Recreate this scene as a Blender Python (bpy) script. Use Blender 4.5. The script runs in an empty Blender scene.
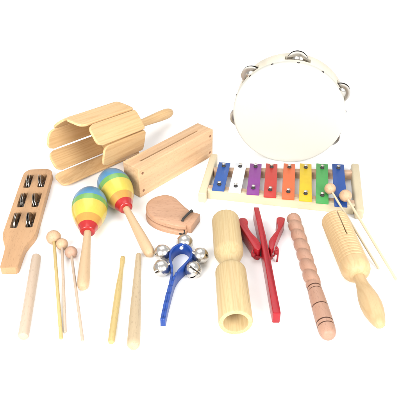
import bpy, bmesh, math, random
from math import sin, cos, pi, radians, degrees, sqrt, atan2
from mathutils import Vector, Matrix, Quaternion
random.seed(7)
S = 0.01                       # all sizes below are centimetres; meshes and locations are stored in metres
sc = bpy.context.scene
COL = sc.collection
V = Vector

# ------------------------------------------------------------------ materials
def new_mat(name):
    m = bpy.data.materials.new(name); m.use_nodes = True
    nt = m.node_tree; nt.nodes.clear()
    out = nt.nodes.new('ShaderNodeOutputMaterial'); b = nt.nodes.new('ShaderNodeBsdfPrincipled')
    nt.links.new(b.outputs[0], out.inputs[0])
    return m, nt, b
def N(nt, t, **k):
    n = nt.nodes.new(t)
    for a, v in k.items(): setattr(n, a, v)
    return n
def ramp(nt, stops, interp='LINEAR'):
    r = N(nt, 'ShaderNodeValToRGB'); cr = r.color_ramp; cr.interpolation = interp
    while len(cr.elements) < len(stops): cr.elements.new(1)
    for e, (p, c) in zip(cr.elements, stops): e.position = p; e.color = (*c, 1)
    return r
def mixc(nt, mode, fac, a, b):
    m = N(nt, 'ShaderNodeMix', data_type='RGBA', blend_type=mode)
    if isinstance(fac, float): m.inputs[0].default_value = fac
    else: nt.links.new(fac, m.inputs[0])
    for s, i in ((a, 6), (b, 7)):
        if isinstance(s, tuple): m.inputs[i].default_value = (*s, 1)
        else: nt.links.new(s, m.inputs[i])
    return m.outputs[2]
def grain_vec(nt, axis, sq, along=0.08, offs=0.0):
    """object coordinates in cm, squeezed along the grain"""
    tc = N(nt, 'ShaderNodeTexCoord'); oi = N(nt, 'ShaderNodeObjectInfo')
    mp = N(nt, 'ShaderNodeMapping')
    s = [sq * 100] * 3; s[axis] = along * 100
    mp.inputs['Scale'].default_value = s
    mp.inputs['Location'].default_value = (offs, offs * 1.7, offs * .6)
    mul = N(nt, 'ShaderNodeMath', operation='MULTIPLY'); mul.inputs[1].default_value = 37
    nt.links.new(oi.outputs['Random'], mul.inputs[0])
    add = N(nt, 'ShaderNodeVectorMath', operation='ADD')
    nt.links.new(tc.outputs['Object'], mp.inputs['Vector'])
    nt.links.new(mp.outputs[0], add.inputs[0]); nt.links.new(mul.outputs[0], add.inputs[1])
    return add.outputs[0], tc
KW = 1.1
def wood(name, light, dark, axis=0, rings=1.3, fleck=.35, figure=.6, rough=.42, bands=None, rscale=1.0):
    light = tuple(x * KW for x in light); dark = tuple(x * KW for x in dark)
    m, nt, b = new_mat(name); L = nt.links
    vec, tc = grain_vec(nt, axis, 1.0 * rscale, .04)
    # broad cathedral figure: noise pushed through a sine
    n1 = N(nt, 'ShaderNodeTexNoise'); n1.inputs['Scale'].default_value = .55; n1.inputs['Detail'].default_value = 2
    L.new(vec, n1.inputs['Vector'])
    mu = N(nt, 'ShaderNodeMath', operation='MULTIPLY'); mu.inputs[1].default_value = 26 * rings; L.new(n1.outputs[0], mu.inputs[0])
    si = N(nt, 'ShaderNodeMath', operation='SINE'); L.new(mu.outputs[0], si.inputs[0])
    mr = N(nt, 'ShaderNodeMapRange'); mr.inputs[1].default_value = -1; mr.inputs[2].default_value = 1
    L.new(si.outputs[0], mr.inputs[0])
    pw = N(nt, 'ShaderNodeMath', operation='POWER'); pw.inputs[1].default_value = 1.8; L.new(mr.outputs[0], pw.inputs[0])
    # fine fibres
    n2 = N(nt, 'ShaderNodeTexNoise'); n2.inputs['Scale'].default_value = 9; n2.inputs['Detail'].default_value = 5; n2.inputs['Roughness'].default_value = .65
    vec2, _ = grain_vec(nt, axis, 1.0, .045, 3); L.new(vec2, n2.inputs['Vector'])
    r2 = ramp(nt, [(.36, (0, 0, 0)), (.66, (1, 1, 1))]); L.new(n2.outputs[0], r2.inputs[0])
    # short flecks
    n3 = N(nt, 'ShaderNodeTexNoise'); n3.inputs['Scale'].default_value = 7; n3.inputs['Detail'].default_value = 1
    vec3, _ = grain_vec(nt, axis, 1.0, .22, 9); L.new(vec3, n3.inputs['Vector'])
    r3 = ramp(nt, [(.60, (0, 0, 0)), (.68, (1, 1, 1))]); L.new(n3.outputs[0], r3.inputs[0])
    # slow tone drift
    n4 = N(nt, 'ShaderNodeTexNoise'); n4.inputs['Scale'].default_value = .35; n4.inputs['Detail'].default_value = 2
    L.new(vec, n4.inputs['Vector'])
    f1 = N(nt, 'ShaderNodeMath', operation='MULTIPLY'); f1.inputs[1].default_value = figure; L.new(pw.outputs[0], f1.inputs[0])
    c = mixc(nt, 'MIX', f1.outputs[0], light, dark)
    mid = tuple(.55 * x + .45 * y for x, y in zip(light, dark))
    f2 = N(nt, 'ShaderNodeMath', operation='MULTIPLY'); f2.inputs[1].default_value = .5; L.new(r2.outputs[0], f2.inputs[0])
    c = mixc(nt, 'MIX', f2.outputs[0], c, mid)
    f3 = N(nt, 'ShaderNodeMath', operation='MULTIPLY'); f3.inputs[1].default_value = fleck; L.new(r3.outputs[0], f3.inputs[0])
    c = mixc(nt, 'MIX', f3.outputs[0], c, tuple(x * .72 for x in dark))
    hs = N(nt, 'ShaderNodeHueSaturation'); mr4 = N(nt, 'ShaderNodeMapRange')
    mr4.inputs[1].default_value = .3; mr4.inputs[2].default_value = .7; mr4.inputs[3].default_value = .9; mr4.inputs[4].default_value = 1.08
    L.new(n4.outputs[0], mr4.inputs[0]); L.new(mr4.outputs[0], hs.inputs['Value']); L.new(c, hs.inputs['Color'])
    col = hs.outputs[0]
    if bands:                      # burnt rings at given distances (cm) along local X
        sx = N(nt, 'ShaderNodeSeparateXYZ'); L.new(tc.outputs['Object'], sx.inputs[0])
        tot = None
        for p, w in bands:
            d = N(nt, 'ShaderNodeMath', operation='COMPARE'); d.inputs[1].default_value = p * S; d.inputs[2].default_value = w * S
            L.new(sx.outputs[0], d.inputs[0])
            if tot is None: tot = d.outputs[0]
            else:
                a = N(nt, 'ShaderNodeMath', operation='MAXIMUM'); L.new(tot, a.inputs[0]); L.new(d.outputs[0], a.inputs[1]); tot = a.outputs[0]
        col = mixc(nt, 'MIX', tot, col, (.07, .03, .018))
    L.new(col, b.inputs['Base Color'])
    rr = N(nt, 'ShaderNodeMapRange'); rr.inputs[3].default_value = rough - .05; rr.inputs[4].default_value = rough + .15
    L.new(n2.outputs[0], rr.inputs[0]); L.new(rr.outputs[0], b.inputs['Roughness'])
    b.inputs['Specular IOR Level'].default_value = .26
    bp = N(nt, 'ShaderNodeBump'); bp.inputs['Strength'].default_value = .25; bp.inputs['Distance'].default_value = .0002
    L.new(n2.outputs[0], bp.inputs['Height']); L.new(bp.outputs[0], b.inputs['Normal'])
    return m
def plain(name, col, rough=.4, spec=.5, coat=0, metal=0, var=.08, bump=.0, scale=3, sss=0):
    m, nt, b = new_mat(name); L = nt.links
    tc = N(nt, 'ShaderNodeTexCoord'); n = N(nt, 'ShaderNodeTexNoise'); n.inputs['Scale'].default_value = scale * 100 / 3
    n.inputs['Detail'].default_value = 4; L.new(tc.outputs['Object'], n.inputs['Vector'])
    hs = N(nt, 'ShaderNodeHueSaturation'); hs.inputs['Color'].default_value = (*col, 1)
    mr = N(nt, 'ShaderNodeMapRange'); mr.inputs[1].default_value = .3; mr.inputs[2].default_value = .7
    mr.inputs[3].default_value = 1 - var; mr.inputs[4].default_value = 1 + var
    L.new(n.outputs[0], mr.inputs[0]); L.new(mr.outputs[0], hs.inputs['Value']); L.new(hs.outputs[0], b.inputs['Base Color'])
    r = N(nt, 'ShaderNodeMapRange'); r.inputs[3].default_value = max(.02, rough - .06); r.inputs[4].default_value = rough + .08
    L.new(n.outputs[0], r.inputs[0]); L.new(r.outputs[0], b.inputs['Roughness'])
    b.inputs['Specular IOR Level'].default_value = spec; b.inputs['Coat Weight'].default_value = coat; b.inputs['Coat Roughness'].default_value = .08
    b.inputs['Metallic'].default_value = metal
    if bump:
        bp = N(nt, 'ShaderNodeBump'); bp.inputs['Strength'].default_value = bump; bp.inputs['Distance'].default_value = .0004
        L.new(n.outputs[0], bp.inputs['Height']); L.new(bp.outputs[0], b.inputs['Normal'])
    return m

M = {}
M['ash']     = wood('ash_wood', (0.56, 0.375, 0.19), (0.445, 0.265, 0.112), 0, rings=2.0, fleck=.15, figure=.6)
M['ash_in']  = wood('ash_hub_wood', (0.428, 0.278, 0.128), (0.344, 0.212, 0.093), 0)
M['beech']   = wood('beech_block_wood', (0.52, 0.345, 0.2), (0.4, 0.235, 0.122), 0, rings=1.2, fleck=.35, figure=.6)
M['paddle']  = wood('paddle_wood', (0.4, 0.238, 0.125), (0.325, 0.182, 0.088), 0, rings=1.0, fleck=.4, figure=.35)
M['pine']    = wood('pine_wood', (0.46, 0.352, 0.192), (0.38, 0.262, 0.118), 0, rings=2.4, fleck=.12, figure=.6, rscale=1.6)
M['pale']    = wood('pale_frame_wood', (0.485, 0.415, 0.285), (0.46, 0.375, 0.245), 0, rings=1.0, fleck=.12, figure=.3)
M['handle']  = wood('maraca_handle_wood', (0.43, 0.3, 0.18), (0.37, 0.245, 0.135), 0, rings=.9, fleck=.2, figure=.35)
M['stickpale'] = wood('pale_stick_wood', (.42, .325, .245), (.35, .262, .19), 0, rings=.8, fleck=.3, figure=.3)
M['stickyel'] = wood('yellow_stick_wood', (0.417, 0.316, 0.134), (0.335, 0.241, 0.097), 0, rings=.9, fleck=.3, figure=.4)
M['sticktan'] = wood('tan_stick_wood', (.43, .335, .215), (.355, .265, .16), 0, rings=.9, fleck=.4, figure=.3)
M['bead']    = wood('bead_wood', (0.439, 0.291, 0.18), (0.353, 0.222, 0.13), 0, rings=1.2, fleck=.4, figure=.3)
M['beadpink'] = wood('pink_bead_wood', (0.385, 0.241, 0.171), (0.31, 0.184, 0.124), 0, rings=1.2, fleck=.4, figure=.3)
M['castanet'] = wood('castanet_wood', (0.39, 0.228, 0.142), (0.315, 0.17, 0.1), 0, rings=1.1, fleck=.5, figure=.35, rough=.35)
M['rosy']    = wood('rosy_turned_wood', (0.348, 0.201, 0.139), (0.28, 0.153, 0.101), 0, rings=.7, fleck=.35, figure=.35, rough=.38,
                    bands=[(16.65, .10), (17.25, .06), (20.3, .09), (23.1, .10), (23.75, .08)])
M['guiro']   = wood('guiro_wood', (0.46, 0.325, 0.175), (0.38, 0.245, 0.115), 0, rings=1.6, fleck=.15, figure=.55)
M['peach']   = wood('peach_rail_wood', (0.439, 0.294, 0.198), (0.353, 0.224, 0.143), 0, rings=.9, fleck=.2, figure=.3)
M['rim']     = wood('tambourine_rim_wood', (.52, .48, .395), (.48, .42, .32), 1, rings=.8, fleck=.1, figure=.3)
M['skin']    = plain('drum_skin', (.485, .472, .42), rough=.5, var=.015, scale=.6, spec=.3)
M['nickel']  = plain('nickel', (.62, .59, .55), rough=.24, metal=1, var=.06)
M['steel']   = plain('jingle_steel', (.45, .425, .39), rough=.22, metal=1, var=.08)
M['dark']    = plain('dark_hollow', (.03, .02, .015), rough=.8)
M['iron']    = plain('dark_pin', (.10, .09, .085), rough=.3, metal=.8)
M['plug']    = plain('dowel_plug', (.20, .085, .04), rough=.6)
M['black']   = plain('black_elastic', (.025, .022, .02), rough=.75)
M['redpaint'] = plain('red_gloss_paint', (.28, .006, .012), rough=.26, spec=.35, coat=.12, var=.06)
M['redcord'] = plain('red_cord', (.24, .005, .010), rough=.7, bump=.5)
M['strap']   = plain('blue_plastic', (.010, .045, .225), rough=.34, spec=.35, coat=.05, var=.06)
M['white_p'] = plain('white_bar_paint', (.60, .62, .65), rough=.32, coat=.3, var=.02)
for k, c in dict(bar_blue=(.018, .068, .25), bar_violet=(.17, .03, .19), bar_red=(.37, .028, .022), bar_orange=(.50, .10, .03),
                 bar_yellow=(.50, .345, .012), bar_green=(.045, .25, .06), bar_navy=(.014, .058, .24)).items():
    M[k] = plain(k.replace('bar_', '') + '_bar_paint', c, rough=.38, spec=.35, coat=.08, var=.05)
M['white_p'].name = 'white_bar_paint'

def maraca_mat(name, stops):
    m, nt, b = new_mat(name); L = nt.links
    tc = N(nt, 'ShaderNodeTexCoord'); sx = N(nt, 'ShaderNodeSeparateXYZ'); L.new(tc.outputs['Object'], sx.inputs[0])
    nz = N(nt, 'ShaderNodeTexNoise'); nz.inputs['Scale'].default_value = 120; L.new(tc.outputs['Object'], nz.inputs['Vector'])
    ad = N(nt, 'ShaderNodeMath', operation='MULTIPLY_ADD'); ad.inputs[1].default_value = .0006; L.new(nz.outputs[0], ad.inputs[0]); L.new(sx.outputs[0], ad.inputs[2])
    mr = N(nt, 'ShaderNodeMapRange'); mr.inputs[1].default_value = -.05; mr.inputs[2].default_value = .06; L.new(ad.outputs[0], mr.inputs[0])
    r = ramp(nt, [((x + 5) / 11, c) for x, c in stops], 'CONSTANT'); L.new(mr.outputs[0], r.inputs[0])
    vec, _ = grain_vec(nt, 0, 1, .2)
    n2 = N(nt, 'ShaderNodeTexNoise'); n2.inputs['Scale'].default_value = 5; L.new(vec, n2.inputs['Vector'])
    mr2 = N(nt, 'ShaderNodeMapRange'); mr2.inputs[3].default_value = .9; mr2.inputs[4].default_value = 1.08; L.new(n2.outputs[0], mr2.inputs[0])
    hs = N(nt, 'ShaderNodeHueSaturation'); L.new(r.outputs[0], hs.inputs['Color']); L.new(mr2.outputs[0], hs.inputs['Value'])
    L.new(hs.outputs[0], b.inputs['Base Color']); b.inputs['Roughness'].default_value = .3; b.inputs['Coat Weight'].default_value = .35; b.inputs['Coat Roughness'].default_value = .12
    return m
M['maraca'] = maraca_mat('striped_paint', [(-5, (.055, .20, .35)), (-.1, (.115, .28, .06)), (1.0, (.48, .37, .05)), (3.4, (.42, .215, .04)), (4.55, (.33, .010, .010))])

# ------------------------------------------------------------------ mesh helpers (cm)
class B:
    def __init__(s): s.bm = bmesh.new()
    def poly_prism(s, pts, z0, z1, mat=None):
        """pts: 2D outline; z1 may be a function of x,y"""
        f0 = (lambda x, y: z0) if not callable(z0) else z0; f1 = (lambda x, y: z1) if not callable(z1) else z1
        lo = [s.bm.verts.new((x, y, f0(x, y))) for x, y in pts]; hi = [s.bm.verts.new((x, y, f1(x, y))) for x, y in pts]
        n = len(pts)
        s.bm.faces.new(lo[::-1]); s.bm.faces.new(hi)
        for i in range(n): s.bm.faces.new((lo[i], lo[(i + 1) % n], hi[(i + 1) % n], hi[i]))
        if mat: bmesh.ops.transform(s.bm, matrix=mat, verts=lo + hi)
        return s
    def box(s, c, d, mat=None):
        r = bmesh.ops.create_cube(s.bm, size=1)['verts']
        for v in r: v.co = V((v.co.x * d[0] + c[0], v.co.y * d[1] + c[1], v.co.z * d[2] + c[2]))
        if mat: bmesh.ops.transform(s.bm, matrix=mat, verts=r)
        return s
    def lathe(s, prof, seg=64, rad=None, mat=None, closed=False):
        """profile [(x, r)] about the X axis; rad(x, phi, r) may modulate"""
        rings = []; made = []
        for x, r in prof:
            if r <= 1e-6: v = s.bm.verts.new((x, 0, 0)); rings.append([v]); made.append(v)
            else:
                ring = []
                for k in range(seg):
                    a = 2 * pi * k / seg; q = rad(x, a, r) if rad else r
                    ring.append(s.bm.verts.new((x, q * cos(a), q * sin(a))))
                rings.append(ring); made += ring
        pairs = list(zip(rings, rings[1:]))
        if closed: pairs.append((rings[-1], rings[0]))
        for a, b in pairs:
            if len(a) == 1 and len(b) == 1: continue
            for k in range(seg):
                k2 = (k + 1) % seg
                if len(a) == 1: s.bm.faces.new((a[0], b[k], b[k2]))
                elif len(b) == 1: s.bm.faces.new((a[k], b[0], a[k2]))
                else: s.bm.faces.new((a[k], b[k], b[k2], a[k2]))
        if mat: bmesh.ops.transform(s.bm, matrix=mat, verts=made)
        return s
    def tube(s, pts, r, seg=12, closed=False):
        pts = [V(p) for p in pts]; n = len(pts); rings = []
        up = V((0, 0, 1)); prev = None
        for i, p in enumerate(pts):
            a = pts[(i - 1) % n] if (closed or i > 0) else p; b = pts[(i + 1) % n] if (closed or i < n - 1) else p
            t = (b - a).normalized()
            if prev is None:
                x = t.cross(up if abs(t.z) < .9 else V((1, 0, 0))).normalized()
            else: x = (prev - t * prev.dot(t)).normalized()
            prev = x; y = t.cross(x)
            rr = r(i / (n - 1)) if callable(r) else r
            rings.append([s.bm.verts.new(p + x * cos(2 * pi * k / seg) * rr + y * sin(2 * pi * k / seg) * rr) for k in range(seg)])
        R = range(n if closed else n - 1)
        for i in R:
            a, b = rings[i], rings[(i + 1) % n]
            for k in range(seg): s.bm.faces.new((a[k], b[k], b[(k + 1) % seg], a[(k + 1) % seg]))
        if not closed: s.bm.faces.new(rings[0][::-1]); s.bm.faces.new(rings[-1])
        return s
    def bevel(s, w, seg=3, ang=30):
        bmesh.ops.recalc_face_normals(s.bm, faces=s.bm.faces)
        es = [e for e in s.bm.edges if len(e.link_faces) == 2 and e.calc_face_angle(0) > radians(ang)]
        bmesh.ops.bevel(s.bm, geom=es, offset=w, segments=seg, affect='EDGES', profile=.5, clamp_overlap=True)
        return s

def finish(o, ang=38):
    me = o.data; bm = bmesh.new(); bm.from_mesh(me)
    bmesh.ops.recalc_face_normals(bm, faces=bm.faces)
    for e in bm.edges: e.smooth = not (len(e.link_faces) == 2 and e.calc_face_angle(0) > radians(ang))
    for f in bm.faces: f.smooth = True
    bm.to_mesh(me); bm.free(); me.update()
def obj(name, b, mat, parent=None, loc=None, ang=38):
    bm = b.bm
    bmesh.ops.remove_doubles(bm, verts=bm.verts, dist=1e-5)
    bmesh.ops.scale(bm, vec=(S, S, S), verts=bm.verts)
    me = bpy.data.meshes.new(name); bm.to_mesh(me); bm.free()
    me.materials.append(M[mat]); o = bpy.data.objects.new(name, me); COL.objects.link(o)
    if parent: o.parent = parent
    if loc: o.location = V(loc) * S
    finish(o, ang)
    return o
def cut(o, cutters, ang=38):
    """subtract cutter builders from o (mesh boolean, applied)"""
    for b in cutters:
        bmesh.ops.recalc_face_normals(b.bm, faces=b.bm.faces)
        bmesh.ops.scale(b.bm, vec=(S, S, S), verts=b.bm.verts)
        me = bpy.data.meshes.new('cutter'); b.bm.to_mesh(me); b.bm.free()
        c = bpy.data.objects.new('cutter', me); COL.objects.link(c)
        hold = (o.parent, o.location.copy(), o.rotation_euler.copy())
        o.parent = None; o.location = (0, 0, 0)
        md = o.modifiers.new('cut', 'BOOLEAN'); md.operation = 'DIFFERENCE'; md.solver = 'EXACT'; md.object = c
        dg = bpy.context.evaluated_depsgraph_get(); dg.update()
        nm = bpy.data.meshes.new_from_object(o.evaluated_get(dg))
        o.modifiers.clear(); old = o.data; nm.name = old.name + '_cut'; o.data = nm; bpy.data.meshes.remove(old)
        o.parent, o.location, o.rotation_euler = hold
        bpy.data.objects.remove(c); bpy.data.meshes.remove(me)
    finish(o, ang); return o
def tag(o, label, cat, group=None):
    o['label'] = label; o['category'] = cat
    if group: o['group'] = group
def thing(name, label, cat, loc=(0, 0, 0), group=None, rot=None):
    o = bpy.data.objects.new(name, None); COL.objects.link(o); o.empty_display_size = .02
    o.location = V(loc) * S; o.rotation_mode = 'XYZ'
    if rot is not None: o.rotation_euler = rot if not isinstance(rot, Quaternion) else rot.to_euler()
    tag(o, label, cat, group); return o
def along(p0, p1, roll=0):
    d = (V(p1) - V(p0)); q = d.to_track_quat('X', 'Z')
    return q @ Quaternion((1, 0, 0), roll)
def dup(root, label, loc, rot):
    r = root.copy(); COL.objects.link(r); r.location = V(loc) * S; r.rotation_euler = rot.to_euler(); r['label'] = label
    for ch in list(root.children):
        c = ch.copy(); COL.objects.link(c); c.parent = r
        for g in ch.children:
            d = g.copy(); COL.objects.link(d); d.parent = c
    return r
def smooth_line(pts, n=6, closed=False):
    """Catmull-Rom"""
    P = [V(p) for p in pts]; out = []; m = len(P)
    for i in range(m if closed else m - 1):
        g = lambda k: P[k % m] if closed else P[min(max(k, 0), m - 1)]
        a, b, c, d = g(i - 1), g(i), g(i + 1), g(i + 2)
        for k in range(n):
            t = k / n
            out.append(.5 * ((2 * b) + (c - a) * t + (2 * a - 5 * b + 4 * c - d) * t * t + (3 * b - a - 3 * c + d) * t ** 3))
    if not closed: out.append(P[-1])
    return out

# ------------------------------------------------------------------ the surface
g = B(); g.box((0, 300, -1), (1600, 1600, 2))
ground = obj('tabletop', g, 'white_p'); ground['kind'] = 'structure'
M['sheet'] = plain('white_photo_sheet', (.93, .93, .93), rough=.6, var=.004, spec=.2)
ground.data.materials[0] = M['sheet']; ground['label'] = 'seamless white sheet under the instruments'

# ------------------------------------------------------------------ slat rattle
HUB = V((-14.263, 14.666, 5.27)); AZ = radians(58.46); TI = radians(10.75)
AX = V((-cos(AZ) * cos(TI), -sin(AZ) * cos(TI), sin(TI)))      # towards the open end
UU = V((sin(AZ), -cos(AZ), 0)); VV = UU.cross(AX)
if VV.z < 0: VV = -VV
rot = Matrix((AX, -UU, VV)).transposed().to_quaternion()        # local X = open end, Y = -u, Z = v
if Matrix((AX, -UU, VV)).determinant() < 0:
    rot = Matrix((AX, UU, VV)).transposed().to_quaternion(); SU = 1
else: SU = -1
t = thing('slat_rattle', 'large wooden rattle with eight long round-ended slats round a handle, behind the maracas', 'rattle', HUB, rot=rot)
tinv = rot.to_matrix().transposed()
def loc(p): return tinv @ (V(p) - HUB)
PHI = -5.09; R0 = 5.1; SW = 3.85
def ring(th, s, tt, r=R0, w=SW):
    a = radians(th + PHI)
    p = UU * (cos(a) * r - sin(a) * s * w / 2) + VV * (sin(a) * r + cos(a) * s * w / 2) + AX * tt
    return HUB + p
def slat(h0, h1, f0, f1, thick=.42, round_r=1.25, bow=.16):
    """loft a board between its hub edge (h0,h1) and its free edge (f0,f1), round the free corners, thicken inwards"""
    h0, h1, f0, f1 = map(loc, (h0, h1, f0, f1))
    b = B(); nl, nw = 36, 12; L = ((f0 + f1) / 2 - (h0 + h1) / 2).length
    grid = []
    for j in range(nw + 1):
        s = -1 + 2 * j / nw; row = []
        sw = abs(s); W = (f1 - f0).length / 2
        over = max(0, sw * W - (W - round_r)); cutl = round_r - sqrt(max(0, round_r ** 2 - over ** 2))
        over2 = max(0, sw * W - (W - .3)); cut0 = .3 - sqrt(max(0, .09 - over2 ** 2))
        for i in range(nl + 1):
            u = (cut0 + (L - cutl - cut0) * i / nl) / L
            a = h0.lerp(f0, u); c = h1.lerp(f1, u); p = a.lerp(c, (s + 1) / 2)
            ctr = V((p.x, 0, 0)); nrm = (f0 - h0).cross(c - a).normalized()
            if nrm.dot(p - ctr) < 0: nrm = -nrm
            p = p + nrm * bow * (1 - s * s)
            row.append((p, nrm))
        grid.append(row)
    top = [[b.bm.verts.new(p + n * .0) for p, n in r] for r in grid]
    bot = [[b.bm.verts.new(p - n * thick) for p, n in r] for r in grid]
    for j in range(nw):
        for i in range(nl):
            b.bm.faces.new((top[j][i], top[j][i + 1], top[j + 1][i + 1], top[j + 1][i]))
            b.bm.faces.new((bot[j][i], bot[j + 1][i], bot[j + 1][i + 1], bot[j][i + 1]))
    for i in range(nl):
        b.bm.faces.new((top[0][i], bot[0][i], bot[0][i + 1], top[0][i + 1])); b.bm.faces.new((top[nw][i], top[nw][i + 1], bot[nw][i + 1], bot[nw][i]))
    for j in range(nw):
        b.bm.faces.new((top[j][0], top[j + 1][0], bot[j + 1][0], bot[j][0])); b.bm.faces.new((top[j][nl], bot[j][nl], bot[j + 1][nl], top[j + 1][nl]))
    b.bevel(.1, 2, 50)
    return b
SW2 = {315: 2.6, 180: 3.65, 225: 3.65, 135: 3.7}
for th, L, r2 in ((90, 14.0, 5.1), (45, 12.9, 5.15), (0, 11.5, 5.1), (135, 13.6, 5.0), (180, 14.0, 5.05), (225, 14.1, 5.1), (315, 6.5, 4.4)):
    obj('slat', slat(ring(th, -1, .0, w=SW2.get(th, SW)), ring(th, 1, .0, w=SW2.get(th, SW)), ring(th, -1, L, r2, SW2.get(th, SW)), ring(th, 1, L, r2, SW2.get(th, SW)), bow=.1), 'ash', t, ang=45)
obj('slat', slat(ring(270, -1, 0, w=3.5), ring(270, 1, 0, w=3.9), V((-25.75, 5.75, 1.0)), V((-23.35, 2.95, .6)), round_r=1.0), 'ash', t, ang=45)
b = B()
oct_ = [(4.55 / cos(pi / 8) * cos(radians(a + 22.5 + PHI * SU * -1 * -1)), 4.55 / cos(pi / 8) * sin(radians(a + 22.5 - PHI * SU * -1))) for a in range(0, 360, 45)]
oct_ = [(4.62 / cos(pi / 8) * cos(radians(a + 22.5 + (PHI if SU == 1 else -PHI))), 4.62 / cos(pi / 8) * sin(radians(a + 22.5 + (PHI if SU == 1 else -PHI)))) for a in range(0, 360, 45)]
b.poly_prism(oct_, 0, 1.6, Matrix(((0, 0, 1, 0), (1, 0, 0, 0), (0, 1, 0, 0), (0, 0, 0, 1))) @ Matrix.Translation((0, 0, .25)))
b.bevel(.08, 2); obj('hub', b, 'ash_in', t)
b = B(); b.lathe([(.2, 0), (.2, .62), (-1, .62), (-4, .66), (-8, .82), (-12, 1.02), (-14.2, 1.06), (-15.3, .95), (-16, .7), (-16.35, .35), (-16.42, 0)], 40)
obj('handle', b, 'ash', t)

# ------------------------------------------------------------------ wood block
a = 0.83692
t = thing('wood_block', 'rectangular hollow wooden sound block with a long narrow slot along its top', 'wood block', (-10.107, .63, 0), rot=(0, 0, a))
b = B(); b.box((9.33, 1.9, 2.83), (18.66, 3.8, 5.65)); b.bevel(.13, 3)
o = obj('block_body', b, 'beech', t)
c1 = B(); c1.box((9.2, 1.75, 4.2), (14.4, .34, 3.6)); c1.bevel(.12, 3)
c2 = B(); c2.box((9.33, 2.55, 1.0), (14.4, .34, 3.6)); c2.bevel(.12, 3)
cut(o, [c1, c2], 30)
for x in (.85, 17.85):
    for z in (1.1, 4.55):
        b = B(); b.lathe([(0, .24), (.32, .24), (.35, .2), (.36, 0)], 20, mat=Matrix.Translation((x, .3, z)) @ Matrix.Rotation(-pi / 2, 4, 'Z')); obj('dowel_plug', b, 'plug', t)

# ------------------------------------------------------------------ maracas
def egg():
    a0, R = 3.8, 2.82
    pr = [(-a0 * cos(pi / 2 * k / 20), R * sin(pi / 2 * k / 20)) for k in range(20)]
    pr += [(p.x, p.y) for p in smooth_line([(0, 2.82, 0), (1, 2.77, 0), (2, 2.58, 0), (3, 2.24, 0), (3.8, 1.88, 0), (4.5, 1.54, 0), (5.1, 1.27, 0), (5.55, 1.12, 0)], 5)]
    return pr + [(5.66, 1.04), (5.7, .9), (5.7, 0)]
def maraca(p0, p1, label):
    L = (V(p1) - V(p0)).length
    t = thing('maraca', label, 'maraca', p0, 'striped maracas', rot=along(p0, p1))
    b = B(); b.lathe(egg(), 72); obj('shaker_head', b, 'maraca', t, ang=50)
    b = B(); b.lathe([(5.5, 0), (5.5, .54), (6.8, .56), (9, .64), (12, .78), (14.5, .86), (15.8, .84), (16.3, .72), (16.6, .48), (16.7, 0)], 40)
    obj('handle', b, 'handle', t)
    return t
m1 = maraca((-17.4, -5.9, 2.82), (-16.1, -22.1, .86), 'striped maraca standing leftmost of the pair, handle pointing straight at the viewer')
m1['label'] = 'leftmost of the two striped maracas, its handle between the bead mallets and the yellow stick'
dup(m1, 'right one of the two striped maracas, its head touching the slotted wood block',
    (-14.1, -.3, 2.82), along((-14.1, -.3, 2.82), (-7.4, -14.9, .86), radians(40)))

# ------------------------------------------------------------------ paddle with jingles
p0 = V((-27.2, -18.6, 0)); d = V((-1.45, 26.4, 0)); ang_ = atan2(d.y, d.x)
t = thing('jingle_paddle', 'flat wooden paddle with six slots holding metal jingles, at the far left', 'jingle stick', p0, rot=(0, 0, ang_))
half = [(0, .95), (.25, 1.2), (.8, 1.3), (3, 1.38), (4.6, 1.5), (5.8, 1.85), (7, 2.3), (8.2, 2.52), (10, 2.55), (16, 2.55), (22, 2.55), (25.0, 2.5), (25.9, 2.2), (26.4, 1.7), (26.55, 1.2)]
up_ = smooth_line([(x, y, 0) for x, y in half], 4)
out = [(p.x, p.y) for p in up_] + [(p.x, -p.y) for p in reversed(up_)]
b = B(); b.poly_prism(out, 0, 1.25); b.bevel(.14, 3, 60); o = obj('paddle_body', b, 'paddle', t, ang=40)
cuts = []; slots = []
for x in (22.6, 16.9, 11.4):
    for y in (1.18, -1.18):
        c = B(); c.box((x, y, .6), (4.1, 1.15, 3)); c.bevel(.25, 3, 60); cuts.append(c); slots.append((x, y))
cut(o, cuts, 35)
def disc_prof(R=1.3, dome=.28):
    return [(0, .12), (dome, .12), (dome, .35), (dome * .8, R * .38), (.10, R * .5), (.02, R * .56), (.05, R * .8), (.02, R * .95), (0, R), (-.05, R), (-.04, R * .9), (-.0, R * .8),
            (-.06, R * .56), (.04, R * .48), (dome * .8 - .07, R * .36), (dome - .07, .33), (dome - .07, .12)]
random.seed(3)
for x, y in slots:
    b = B(); b.tube([(x - .05, y - .66, .75), (x - .05, y + .66, .75)], .06, 10); obj('pin', b, 'iron', t)
    for s in (-1, 1):
        b = B(); rr = Matrix.Translation((x + random.uniform(-.1, .1), y + s * .15, .60)) @ Matrix.Rotation(radians(6 if y > 0 else -12), 4, 'X') @ Matrix.Rotation(s * radians(-90) + random.uniform(-.09, .09), 4, 'Z') @ Matrix.Rotation(random.uniform(-.04, .04), 4, 'Y')
        b.lathe(disc_prof(1.72), 40, mat=Matrix.Translation((0, 0, 0)) @ rr, closed=True)
        j = obj('jingle', b, 'steel', t, ang=30)

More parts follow.
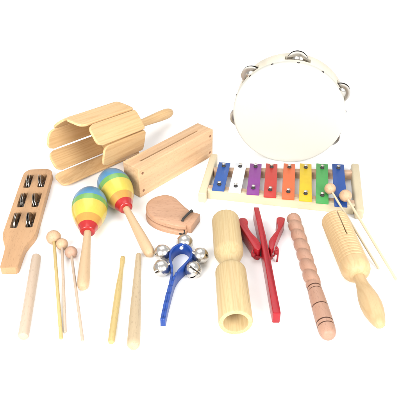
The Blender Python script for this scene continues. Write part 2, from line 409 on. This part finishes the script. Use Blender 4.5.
# ------------------------------------------------------------------ loose sticks
def stick(name, label, cat, p0, p1, prof, mat, group=None, rad=None):
    L = (V(p1) - V(p0)).length
    t = B(); t.lathe([(x if x >= 0 else L + x, r) for x, r in prof], 36, rad=rad)
    o = obj(name, t, mat); o.location = V(p0) * S; o.rotation_euler = along(p0, p1).to_euler(); tag(o, label, cat, group)
    return o
stick('rhythm_stick', 'thick pale pinkish round stick lying leftmost on the sheet, below the jingle paddle', 'rhythm stick', (-24.0, -15.4, .68), (-22.2, -31.0, .68),
      [(0, 0), (0, .5), (.12, .64), (.3, .68), (8, .69), (-.3, .68), (-.1, .6), (-.00001, .42), (-.00001, 0)], 'stickpale')
stick('rhythm_stick', 'thick tan tapered stick lying right of the thin yellow stick', 'rhythm stick', (-9.1, -14.6, .42), (-8.2, -32.8, .82),
      [(0, 0), (.02, .25), (.15, .38), (.4, .42), (6, .56), (13, .76), (-.9, .82), (-.4, .76), (-.1, .55), (-.0001, .3), (-.00001, 0)], 'sticktan')
t = stick('rhythm_stick', 'thin yellow stick with a narrow neck near its far end, beside the tan tapered stick', 'rhythm stick', (-11.35, -15.2, .42), (-11.1, -31.7, .46),
      [(0, 0), (.02, .22), (.15, .34), (.5, .38), (1.3, .36), (2.2, .30), (3.2, .29), (4.2, .34), (6.0, .42), (8, .46), (-2, .45), (-.3, .42), (-.05, .34), (-.00001, 0)], 'stickyel')

def mallet(label, p0, p1, rb, rs, mats, group):
    t = thing('mallet', label, 'mallet', p0, group, rot=along(p0, p1))
    L = (V(p1) - V(p0)).length
    n = 24; b = B(); b.lathe([(-rb * cos(pi * k / n), rb * sin(pi * k / n)) for k in range(n + 1)], 40); obj('bead', b, mats[0], t)
    b = B(); b.lathe([(-rb - .12, 0), (-rb - .12, rs * .85), (-rb - .02, rs), (L - .1, rs), (L, rs * .7), (L, 0)], 20); obj('stick', b, mats[1], t)
    return t
G1 = 'wooden bead mallets lying loose on the sheet'
mallet('bead mallet leftmost of three on the sheet, largest bead and yellowish stick', (-22.2, -11.5, 1.12), (-17.5, -30.9, .3), 1.12, .24, ('bead', 'stickyel'), G1)
mallet('bead mallet in the middle of the three lying on the sheet, partly hidden bead', (-20.7, -12.9, .92), (-17.2, -29.8, .25), .9, .2, ('bead', 'stickpale'), G1)
mallet('bead mallet nearest the maraca handle, pinkish bead and thin pale stick', (-19.0, -14.8, .95), (-14.75, -31.2, .24), .93, .2, ('beadpink', 'stickpale'), G1)
G2 = 'bead mallets resting on the xylophone'
mallet('left bead mallet of the two resting on the xylophone, head beside the green bar', (21.25, -1.5, 3.3), (25.8, -17.7, .24), .93, .17, ('bead', 'pale'), G2)
mallet('bead mallet with its head on the end blue bar, reaching furthest right', (23.35, -3.6, 3.36), (27.7, -20.0, .24), 1.0, .2, ('bead', 'pale'), G2)

# ------------------------------------------------------------------ castanet
t = thing('castanet', 'brown wooden hand castanet, two shells tied by black elastic, below the wood block', 'castanet', (-5, -5, 0))
o2 = [(-8.75, -4.4), (-8.6, -3.1), (-8.0, -2.0), (-7.0, -1.15), (-5.6, -.75), (-4.3, -1.3), (-3.3, -2.7), (-2.3, -4.2), (-1.5, -5.2), (-.7, -5.75), (-2.2, -9.2), (-3.2, -9.25), (-4.3, -8.9), (-5.8, -8.3), (-7.2, -7.4), (-8.3, -6.0)]
o2 = [(x + 5, y + 5) for x, y in o2]
def shell(z0, z1, sh=(0, 0), tl=0.0, dome=.35, sign=1):
    body = smooth_line([(x, y, 0) for x, y in o2[:9]], 4) 
    low = smooth_line([(x, y, 0) for x, y in o2[11:] + o2[:1]], 4)
    pts = [p for p in body] + [V((*o2[9], 0))] + [V((*o2[10], 0))] + low[:-1]
    b = B(); c = V((-.7 - .2, .2, 0))
    rows = []
    for q, h in ((1, 0), (1, .5), (.985, .72), (.95, .86), (.88, .95), (.75, 1.0), (.5, 1.05), (.25, 1.08)):
        rows.append([b.bm.verts.new((c.x + (p.x - c.x) * q + sh[0], c.y + (p.y - c.y) * q + sh[1], z0 + (z1 - z0) * (h if sign > 0 else 1 - h) + tl * (p.x + 3.6) * -1)) for p in pts])
    n = len(pts)
    for r0, r1 in zip(rows, rows[1:]):
        for i in range(n): b.bm.faces.new((r0[i], r0[(i + 1) % n], r1[(i + 1) % n], r1[i]))
    b.bm.faces.new(rows[0][::-1]); b.bm.faces.new(rows[-1])
    return b
obj('shell', shell(1.02, 1.85, tl=.022), 'castanet', t, ang=50)
obj('shell', shell(.02, .86, (-.05, -.35), .012, sign=1), 'castanet', t, ang=50)
b = B(); ux = V((1.5, 3.45, 0)).normalized(); nn = V((ux.y, -ux.x, 0))
b.box((0, 0, 0), (1.1, 3.5, 1.5)); b.bevel(.12, 2)
bmesh.ops.transform(b.bm, matrix=Matrix.Translation((3.85, -2.35, .76)) @ Matrix.Rotation(atan2(nn.y, nn.x), 4, 'Z'), verts=b.bm.verts)
obj('neck_block', b, 'castanet', t)
b = B(); e0, e1 = V((3.75, -.62, 0)), V((2.25, -3.2, 0))
pts = [e0 + V((0, 0, z)) for z in (1.55, 1.95)] + [e1 + V((0, 0, z)) for z in (1.95, 1.55)]
b.tube([e0 + V((0, 0, 1.70)), e0.lerp(e1, .06) + V((0, 0, 2.0)), e0.lerp(e1, .5) + V((0, 0, 2.06)), e0.lerp(e1, .94) + V((0, 0, 2.0)), e1 + V((0, 0, 1.70))], .2, 10)
obj('elastic_cord', b, 'black', t)
b = B(); b.tube([(1.75, -4.15, .5), (1.9, -4.55, .3), (2.3, -4.7, .22), (2.6, -4.5, .4), (2.5, -4.1, .6)], .17, 10); obj('elastic_knot', b, 'black', t)

# ------------------------------------------------------------------ sleigh bell handle
t = thing('bell_handle', 'blue plastic strap looped into a handle with five round nickel bells', 'sleigh bells', (-3.4, -18, 0))
def swept(path, z0, z1, th, scallop=None):
    b = B(); P = [V((p[0], p[1], 0)) for p in path]; n = len(P); rows = []
    for i, p in enumerate(P):
        tg = (P[min(i + 1, n - 1)] - P[max(i - 1, 0)]).normalized(); nr = V((-tg.y, tg.x, 0))
        top = z1 + (scallop(i / (n - 1)) if scallop else 0)
        zb = z0
        rows.append([b.bm.verts.new(p + nr * s * th / 2 + V((0, 0, z))) for s, z in ((-1, zb), (1, zb), (1, top), (-1, top))])
    for r0, r1 in zip(rows, rows[1:]):
        for k in range(4): b.bm.faces.new((r0[k], r0[(k + 1) % 4], r1[(k + 1) % 4], r1[k]))
    b.bm.faces.new(rows[0][::-1]); b.bm.faces.new(rows[-1]); b.bevel(.06, 2, 50)
    return b
OX, OY = -3.4, -18.0
loop = [(-4.95, -28.6), (-4.75, -26.8), (-4.45, -24.5), (-4.1, -22.4), (-3.9, -20.6), (-4.0, -18.9), (-4.3, -17.3), (-4.25, -15.9), (-3.75, -14.7), (-2.8, -14.0), (-1.85, -14.35), (-1.25, -15.5), (-1.35, -17.0), (-2.1, -18.5), (-3.0, -19.9), (-3.55, -21.2), (-3.82, -22.5), (-4.12, -24.5), (-4.42, -26.8), (-4.62, -28.6)]
path = [(p.x - OX, p.y - OY) for p in smooth_line([(x, y, 0) for x, y in loop], 6)]
def sc_(u):
    e = min(u, 1 - u)
    return (.10 * sin(e * 190) if e < .27 else 0) - (.0 if e > .2 else (0.2 - e) * 3.4)
obj('strap', swept(path, .05, 1.95, .34, sc_), 'strap', t, ang=40)
def bell_mesh(R=1.1):
    b = B(); seg = 48; nr = 28; rings = []
    prof = []
    for k in range(nr + 1):
        a = pi * k / nr; r = R * sin(a); x = -R * cos(a)
        if abs(x) < .12: r += .055
        prof.append((x, max(r, 0)))
    b.lathe(prof, seg)
    # cross slit on the +X half
    kill = []
    for f in b.bm.faces:
        c = f.calc_center_median()
        if c.x > .22 * R and (abs(c.y) < .085 or abs(c.z) < .085): kill.append(f)
    bmesh.ops.delete(b.bm, geom=kill, context='FACES')
    return b
def add_bell(c, look, R=1.1, post=None):
    b = bell_mesh(R); q = V(look).to_track_quat('X', 'Z')
    bmesh.ops.transform(b.bm, matrix=Matrix.Translation(V(c)) @ q.to_matrix().to_4x4() @ Matrix.Rotation(.6, 4, 'X'), verts=b.bm.verts)
    o = obj('bell', b, 'nickel', t, ang=50)
    sm = o.modifiers.new('wall', 'SOLIDIFY'); sm.thickness = .0007; sm.offset = -1
    n = 10; b = B(); b.lathe([(-.35 * cos(pi * k / n), .35 * sin(pi * k / n)) for k in range(n + 1)], 16, mat=Matrix.Translation(V(c) + V((0, 0, -R + .45)))); obj('clapper_ball', b, 'iron', o)
    b = B(); b.tube([V(c) - V(look).normalized() * (R - .1), V(c) - V(look).normalized() * (R + .22)], .22, 16); obj('rivet', b, 'nickel', o)
for c, look in (((-2.3, -12.85, 1.2), (.1, 1, -.5)), ((-5.5, -15.2, 1.2), (-1, .25, -.7)), ((-5.45, -18.6, 1.2), (-1, -.15, -.6)), ((.05, -15.9, 1.2), (1, .1, -.6)), ((-.95, -19.0, 1.2), (.6, -.7, .25))):
    add_bell((c[0] - OX, c[1] - OY, c[2]), look, 1.22)
b = B(); b.lathe([(0, 0), (0, .3), (.08, .28), (.13, .16), (.13, 0)], 20, mat=Matrix.Translation((-2.75 - OX, -14.19 - OY, 1.3)) @ Matrix.Rotation(-pi / 2, 4, 'Z')); obj('rivet', b, 'white_p', t)

# ------------------------------------------------------------------ two tone tubes
p0, p1 = V((3.95, -8.3, 2.08)), V((4.5, -29.9, 2.05)); L = (p1 - p0).length
o = B()
R = 2.12
outer = [(.15, R - .22), (.0, R - .4), (0, R - .55)]
prof = [(3.6, 0), (3.5, R - .5), (.12, R - .52), (0, R - .45), (.02, R - .2), (.18, R - .03), (.4, R), (7.6, R + .02), (8.1, R - .03), (8.5, R - .18), (9.6, R - .60), (9.9, R - .74), (10.9, R - .80), (11.3, R - .76), (11.55, R - .5), (11.75, R - .16), (11.9, R - .04),
        (12.1, R + .02), (12.6, R + .04), (L - .25, R + .06), (L - .05, R - .02), (L, R - .12), (L, R - .5), (L - .1, R - .58), (L - 6, R - .6), (L - 6.2, R - .8), (L - 6.2, 0)]
o.lathe(prof, 80)
tb = obj('tone_block', o, 'pine', ang=40); tb.location = p0 * S; tb.rotation_euler = along(p0, p1).to_euler()
tag(tb, 'pale wooden double tube with a waist in the middle and open hollow near end', 'tone block')
mw = tb.rotation_euler.copy(); lc = tb.location.copy(); tb.rotation_euler = (0, 0, 0)
c1 = B(); c1.box((L - 5.5, 1.95, .55), (11, 1.8, .22)); c1x = B(); c1x.box((16.6, 1.95, 1.2), (5.6, 1.3, .14))
c2 = B(); c2.box((1.5, 1.9, .9), (6.2, 1.6, .18))
cut(tb, [c1x], 40); tb.rotation_euler = mw; tb.location = lc

# ------------------------------------------------------------------ red clapper
t = thing('hand_clapper', 'glossy red wooden clapper, long handle board with two side flappers tied by cord', 'clapper', (9.5, -16, 0))
OX, OY = 9.5, -16
b = B()
ctr = [(8.95, -5.3, .42), (9.1, -8, .44), (9.35, -12, .45), (9.5, -16, .46), (9.62, -20, .47), (9.75, -24, .5), (9.85, -26.6, .52), (9.9, -28.0, .5)]
# centre board: stands on its long edge, profile seen from the side tapers towards both ends
def ztop(x, y):
    yy = y + OY
    return 2.35 if yy > -20 else 2.35 - (min(1, (-20 - yy) / 8)) * .5
L_ = [(x - w - OX, y - OY) for x, y, w in ctr]; R_ = [(x + w - OX, y - OY) for x, y, w in ctr]
b.poly_prism(L_ + R_[::-1], .02, ztop); b.bevel(.13, 3, 50); obj('handle_board', b, 'redpaint', t, ang=45)
def flapper(pts):
    b = B(); P = smooth_line([(x - OX, y - OY, 0) for x, y in pts], 4, closed=False)
    b.poly_prism([(p.x, p.y) for p in P], .03, 2.1); b.bevel(.1, 3, 50); return b
obj('flapper', flapper([(7.95, -15.3), (6.95, -12.2), (5.95, -9.2), (5.75, -8.5), (5.95, -8.1), (6.6, -7.8), (7.15, -8.0), (7.4, -8.7), (7.3, -9.6), (7.45, -10.6), (7.9, -11.8), (8.5, -12.9), (8.9, -14.1), (8.85, -15.2), (8.5, -15.6)]), 'redpaint', t, ang=45)
obj('flapper', flapper([(10.75, -15.2), (11.7, -12.2), (12.9, -9.0), (13.2, -8.1), (13.05, -7.75), (12.5, -7.6), (12.0, -7.8), (11.85, -8.6), (11.95, -9.6), (11.7, -10.8), (11.0, -12.0), (10.35, -13.2), (10.1, -14.3), (10.15, -15.2), (10.4, -15.6)]), 'redpaint', t, ang=45)
# cord passing through the pivot, with loops and knots outside each flapper
b = B()
cp = smooth_line([(7.75, -15.0, 1.6), (7.6, -15.4, 1.2), (8.0, -15.6, .9), (9.6, -15.8, .75), (10.8, -15.55, .9), (11.05, -15.1, 1.5), (11.2, -14.85, 2.0), (11.4, -15.2, 1.7), (11.35, -15.7, .8), (11.25, -16.1, .2)], 6)
b.tube([p - V((OX, OY, 0)) for p in cp], .13, 10); obj('cord', b, 'redcord', t)
for px, py, pz in ((7.85, -15.55, 1.0), (11.15, -15.2, 1.3)):
    n = 10; b = B(); b.lathe([(-.36 * cos(pi * k / n), .36 * sin(pi * k / n)) for k in range(n + 1)], 20, rad=lambda x, a, r: r * (1 + .12 * sin(3 * a + x * 12)), mat=Matrix.Translation((px - OX, py - OY, pz))); obj('cord_knot', b, 'redcord', t)

# ------------------------------------------------------------------ spiral stick
p0, p1 = V((14.75, -6.0, 1.05)), V((16.1, -31.4, 1.1)); L = (p1 - p0).length
prof = [(0, 0), (.02, .45), (.15, .75), (.4, .95)]
x = .6
while x < 15.9: prof.append((x, 1.0)); x += .1
prof += [(16.0, .99), (16.4, .98), (17, .98), (18, 1.04), (20, 1.1), (22.5, 1.13), (24.0, 1.12), (24.7, 1.04), (25.1, .9), (25.35, .7), (25.43, .45), (25.44, 0)]
PIT = 2.3
def rope(x, a, r):
    if x < .3 or x > 16.2: return r
    k = min(1, (x - .3) / .5, (16.2 - x) / .6)
    ph = (x / PIT + a / (2 * pi)) % 1
    return r + k * (.27 * (abs(sin(pi * ph))) ** .75 - .15)
b = B(); b.lathe(prof, 72, rad=rope)
o = obj('spiral_stick', b, 'rosy', ang=60); o.location = p0 * S; o.rotation_euler = along(p0, p1, 1).to_euler()
tag(o, 'rosy turned stick with a carved spiral and dark rings round its grip', 'rhythm stick')

# ------------------------------------------------------------------ ribbed guiro with handle
p0, p1 = V((20.85, -8.4, 2.1)), V((22.85, -30.0, 1.35)); L = (p1 - p0).length
t = thing('guiro', 'pale ribbed wooden cylinder with a slit and a bulging paddle handle, at the right', 'guiro', p0, rot=along(p0, p1))
R = 2.08; prof = [(9.2, 0), (9.1, R - .55), (.1, R - .5), (0, R - .42), (.0, R - .18), (.12, R - .05)]
x = .35
while x < 10.2:
    for dx, dr in ((0, .0), (.10, -.0), (.18, -.13), (.32, -.13), (.40, 0)): prof.append((x + dx, R + dr))
    x += .58
prof += [(x + .1, R), (11.0, R), (11.5, R - .1), (12.0, R - .38), (12.4, R - .8), (12.6, R - 1.25), (12.62, 0)]
b = B(); b.lathe(prof, 72); o = obj('ribbed_body', b, 'guiro', t, ang=35)
c = B(); c.box((2.4, .0, 1.9), (6.6, .2, 1.6)); cut(o, [c], 35)
b = B(); b.lathe([(12.3, 0), (12.3, .8), (13.0, .8), (14, .86), (15.2, 1.1), (16.6, 1.38), (17.8, 1.46), (19.0, 1.36), (20.2, 1.08), (21.0, .82), (21.45, .6), (21.62, .3), (21.64, 0)], 48,
    rad=lambda x, a, r: r * (1 if abs(cos(a)) > 2 else 1 - .12 * sin(a) ** 2))
obj('handle', b, 'guiro', t, ang=50)

# ------------------------------------------------------------------ xylophone
FL, FR, BL, BR = V((1.35, -.1, 0)), V((25.4, -6.1, 0)), V((2.7, 10.6, 0)), V((27.3, 8.4, 0))
t = thing('xylophone', 'small wooden frame xylophone with eight rainbow painted bars', 'xylophone', (14, 1, 0)); O = V((14, 1, 0))
def beam(p, q, w, z0, z1, name, mat, bev=.12, pb=None):
    """board from p to q (centre line), width w; local X runs along the board so the grain does too"""
    d = q - p; L = d.length; b = B(); b.box((L / 2, 0, (z0 + z1) / 2), (L, w, z1 - z0)); b.bevel(bev, 3)
    o = obj(name, b, mat, t); o.location = (p - O) * S; o.rotation_euler = (0, 0, atan2(d.y, d.x)); return o
# rails
l0, l1 = V((.35, -.85, 0)), V((2.6, 12.0, 0)); r0, r1 = V((25.45, -5.6, 0)), V((27.75, 8.8, 0))
beam(l0, l1, 1.3, .02, 1.95, 'end_rail', 'pale', .2); beam(r0, r1, 1.4, .02, 1.95, 'end_rail', 'pale', .35)
def span(a, b):            # extend a-b to butt against the inner faces of the two end rails
    def hit(u, v, off):
        q = isect(a, b, u, v); return V((q.x + off, q.y, 0))
    return hit(l0, l1, .66), hit(r0, r1, -.71)
def isect(a, b, c, d):
    a, b, c, d = [V((p[0], p[1])) for p in (a, b, c, d)]; r = b - a; s = d - c
    return a + r * ((c - a).cross(s) / r.cross(s))
b0, b1 = span((4.95, -.08), (21.3, -3.08)); f0, f1 = span((4.95, .76), (21.3, -2.24)); k0, k1 = span((5.7, 6.95), (26, 6.3))
beam(b0, b1, .72, .02, 1.85, 'front_board', 'pale'); beam(f0, f1, .9, .05, 1.80, 'cross_rail', 'peach', .06); beam(k0, k1, 1.0, .35, 1.80, 'cross_rail', 'peach', .06)
tops = [(4.39, 8.33), (7.28, 8.16), (9.92, 7.96), (12.72, 7.96), (15.86, 7.96), (18.73, 7.93), (21.65, 7.93), (24.43, 7.83)]
bots = [(2.98, -.39), (5.69, -.92), (8.65, -1.57), (11.39, -2.35), (14.29, -2.92), (17.05, -3.43), (19.65, -4.07), (22.5, -4.95)]
cols = ['bar_blue', 'white_p', 'bar_violet', 'bar_red', 'bar_orange', 'bar_yellow', 'bar_green', 'bar_navy']
names = ['blue end bar, shortest', 'white bar', 'violet bar', 'red bar', 'orange bar', 'yellow bar', 'green bar', 'blue end bar, longest']
for i, (tp, bt, cm) in enumerate(zip(tops, bots, cols)):
    p, q = V((*bt, 0)), V((*tp, 0)); d = q - p; L = d.length; tg = d / L
    b = B(); b.box((L / 2, 0, 2.17), (L, 2.05, .28)); b.bevel(.07, 2)
    o = obj('bar', b, cm, t); o.location = (p - O) * S; o.rotation_euler = (0, 0, atan2(d.y, d.x)); o['label'] = names[i]
    for (c0, c1) in ((f0, f1), (k0, k1)):
        x = isect(p, q, c0, c1); xl = (V((x.x, x.y, 0)) - p).length
        # felt washer, pin shaft and head
        for nm, pr, mt in (('washer', [(1.85, 0), (1.85, .36), (1.99, .36), (2.01, .3), (2.01, 0)], 'black'),
                           ('grommet', [(2.29, 0), (2.29, .32), (2.37, .35), (2.50, .32), (2.60, .2), (2.60, 0)], 'black'),
                           ('nail', [(1.0, 0), (1.0, .1), (2.78, .1), (2.80, .28), (2.86, .31), (2.93, .22), (2.96, 0)], 'nickel')):
            b = B(); b.lathe([(z, r) for z, r in pr], 20, mat=Matrix.Translation((xl, 0, 0)) @ Matrix.Rotation(-pi / 2, 4, 'Y')); obj(nm, b, mt, o)
# ------------------------------------------------------------------ tambourine (stands on its rim; axis horizontal)
NB = radians(10)
cx, cy, Rr = 15.5, 11.83, 9.7
t = thing('tambourine', 'large round tambourine with white skin and silver jingles standing behind the xylophone', 'tambourine', (cx, cy, 0))
nrm = V((-sin(NB), -cos(NB), 0))                 # towards the viewer
MT = Matrix.Translation((0, 0, Rr + .06)) @ Matrix.Rotation(radians(2.6), 4, V((cos(NB), -sin(NB), 0))) @ nrm.to_track_quat('X', 'Z').to_matrix().to_4x4()
D = 4.6
b = B(); b.lathe([(-D, Rr - .12), (-D + .05, Rr - .02), (-D + .15, Rr), (-.2, Rr), (-.05, Rr - .1), (0, Rr - .2), (0, Rr - .6), (-.1, Rr - .68), (-D + .1, Rr - .68), (-D, Rr - .6)], 160, closed=True)
rim = obj('rim', b, 'rim', t, ang=35)
slots6 = [140, 86, 25, -33, 196, -88]
cs = []
for a in slots6:
    # angle as seen by the viewer; local Y of MT frame points to the viewer's left/right, find by world x
    c = B(); c.box((-2.55, Rr - .3, 0), (1.5, 2.2, 4.4)); c.bevel(.3, 2, 60)
    bmesh.ops.transform(c.bm, matrix=Matrix.Rotation(radians(a), 4, 'X'), verts=c.bm.verts); cs.append(c)
# the rim is built on local X, so cut before it is stood up; then bake the stand-up transform
ysign = 1 if (MT.to_3x3() @ V((0, 1, 0))).x > 0 else -1
cut(rim, [(lambda c: c)(c) for c in cs] if ysign > 0 else [], 35) if False else None
for c in cs: c.bm.free()
cs = []
for a in slots6:
    c = B(); c.box((-2.55, Rr - .3, 0), (1.5, 2.2, 4.4)); c.bevel(.3, 2, 60)
    th = radians(a) if ysign > 0 else pi - radians(a)
    bmesh.ops.transform(c.bm, matrix=Matrix.Rotation(th, 4, 'X'), verts=c.bm.verts); cs.append(c)
cut(rim, cs, 35)
MTm = MT.copy(); MTm.translation = MTm.translation * S
rim.data.transform(MTm)
b = B(); b.lathe([(-1.05, Rr + .0), (-1.06, Rr + .07), (-.6, Rr + .085), (-.12, Rr + .06), (.03, Rr - .08), (.07, Rr - .3), (.05, Rr - .8), (.04, 0)], 160, mat=MT)
obj('skin', b, 'skin', t, ang=50)
for k in range(14):
    a = radians(k * 360 / 14 + 8)
    b = B(); pos = V((-.62, (Rr + .07) * cos(a), (Rr + .07) * sin(a)))
    m = MT @ Matrix.Translation(pos) @ V((0, cos(a), sin(a))).to_track_quat('X', 'Z').to_matrix().to_4x4()
    b.lathe([(0, 0), (0, .25), (.07, .23), (.13, .13), (.15, 0)], 14, mat=m); obj('tack', b, 'iron', t)
for n_, a in enumerate(slots6):
    th = radians(a) if ysign > 0 else pi - radians(a)
    rc = Rr - .5 if a != -88 else Rr - 1.5
    pc = V((-2.55, rc * cos(th), rc * sin(th)))
    b = B(); b.tube([MT @ (pc + V((-.95, 0, 0))), MT @ (pc + V((.95, 0, 0)))], .07, 8); obj('pin', b, 'iron', t)
    for s in (-1, 1):
        b = B(); m = MT @ Matrix.Translation(pc + V((s * .22, 0, 0))) @ Matrix.Rotation((0 if s > 0 else pi) + random.uniform(-.12, .12), 4, 'Z')
        b.lathe(disc_prof(1.8, .32), 48, mat=m, closed=True); obj('jingle', b, 'steel', t, ang=30)

# ------------------------------------------------------------------ light
w = bpy.data.worlds.new('World'); sc.world = w; w.use_nodes = True
nt = w.node_tree; bg = nt.nodes['Background']
bg.inputs[0].default_value = (.97, .985, 1, 1); bg.inputs[1].default_value = .50
def softbox(name, loc, target, size, power, col=(1, 1, 1)):
    ld = bpy.data.lights.new(name, 'AREA'); ld.shape = 'RECTANGLE'; ld.size, ld.size_y = size; ld.energy = power; ld.color = col
    o = bpy.data.objects.new(name, ld); COL.objects.link(o); o.location = loc
    o.rotation_euler = (V(target) - V(loc)).to_track_quat('-Z', 'Y').to_euler()
softbox('softbox_overhead', (-.3, .9, 2.4), (0, .2, 0), (2.2, 2.2), 20)
softbox('softbox_front_left', (-1.1, -2.1, 1.35), (0, 0, 0), (1.4, 1.2), 66, (1, .985, .96))
softbox('softbox_front_right', (1.5, -1.8, 1.2), (0, 0, 0), (1.2, 1.2), 46)

# ------------------------------------------------------------------ camera
cd = bpy.data.cameras.new('Camera'); cam = bpy.data.objects.new('Camera', cd); COL.objects.link(cam); sc.camera = cam
E0 = radians(35); H = .58
cam.location = (0, -H / math.tan(E0), H); cam.rotation_euler = (pi / 2 - E0, 0, 0)
cd.sensor_width = 36; cd.lens = 54; cd.clip_start = .02; cd.clip_end = 60
sc.render.resolution_x = sc.render.resolution_y = 1024
sc.view_settings.view_transform = 'Standard'; sc.view_settings.look = 'None'; sc.view_settings.exposure = .55; sc.view_settings.gamma = 1
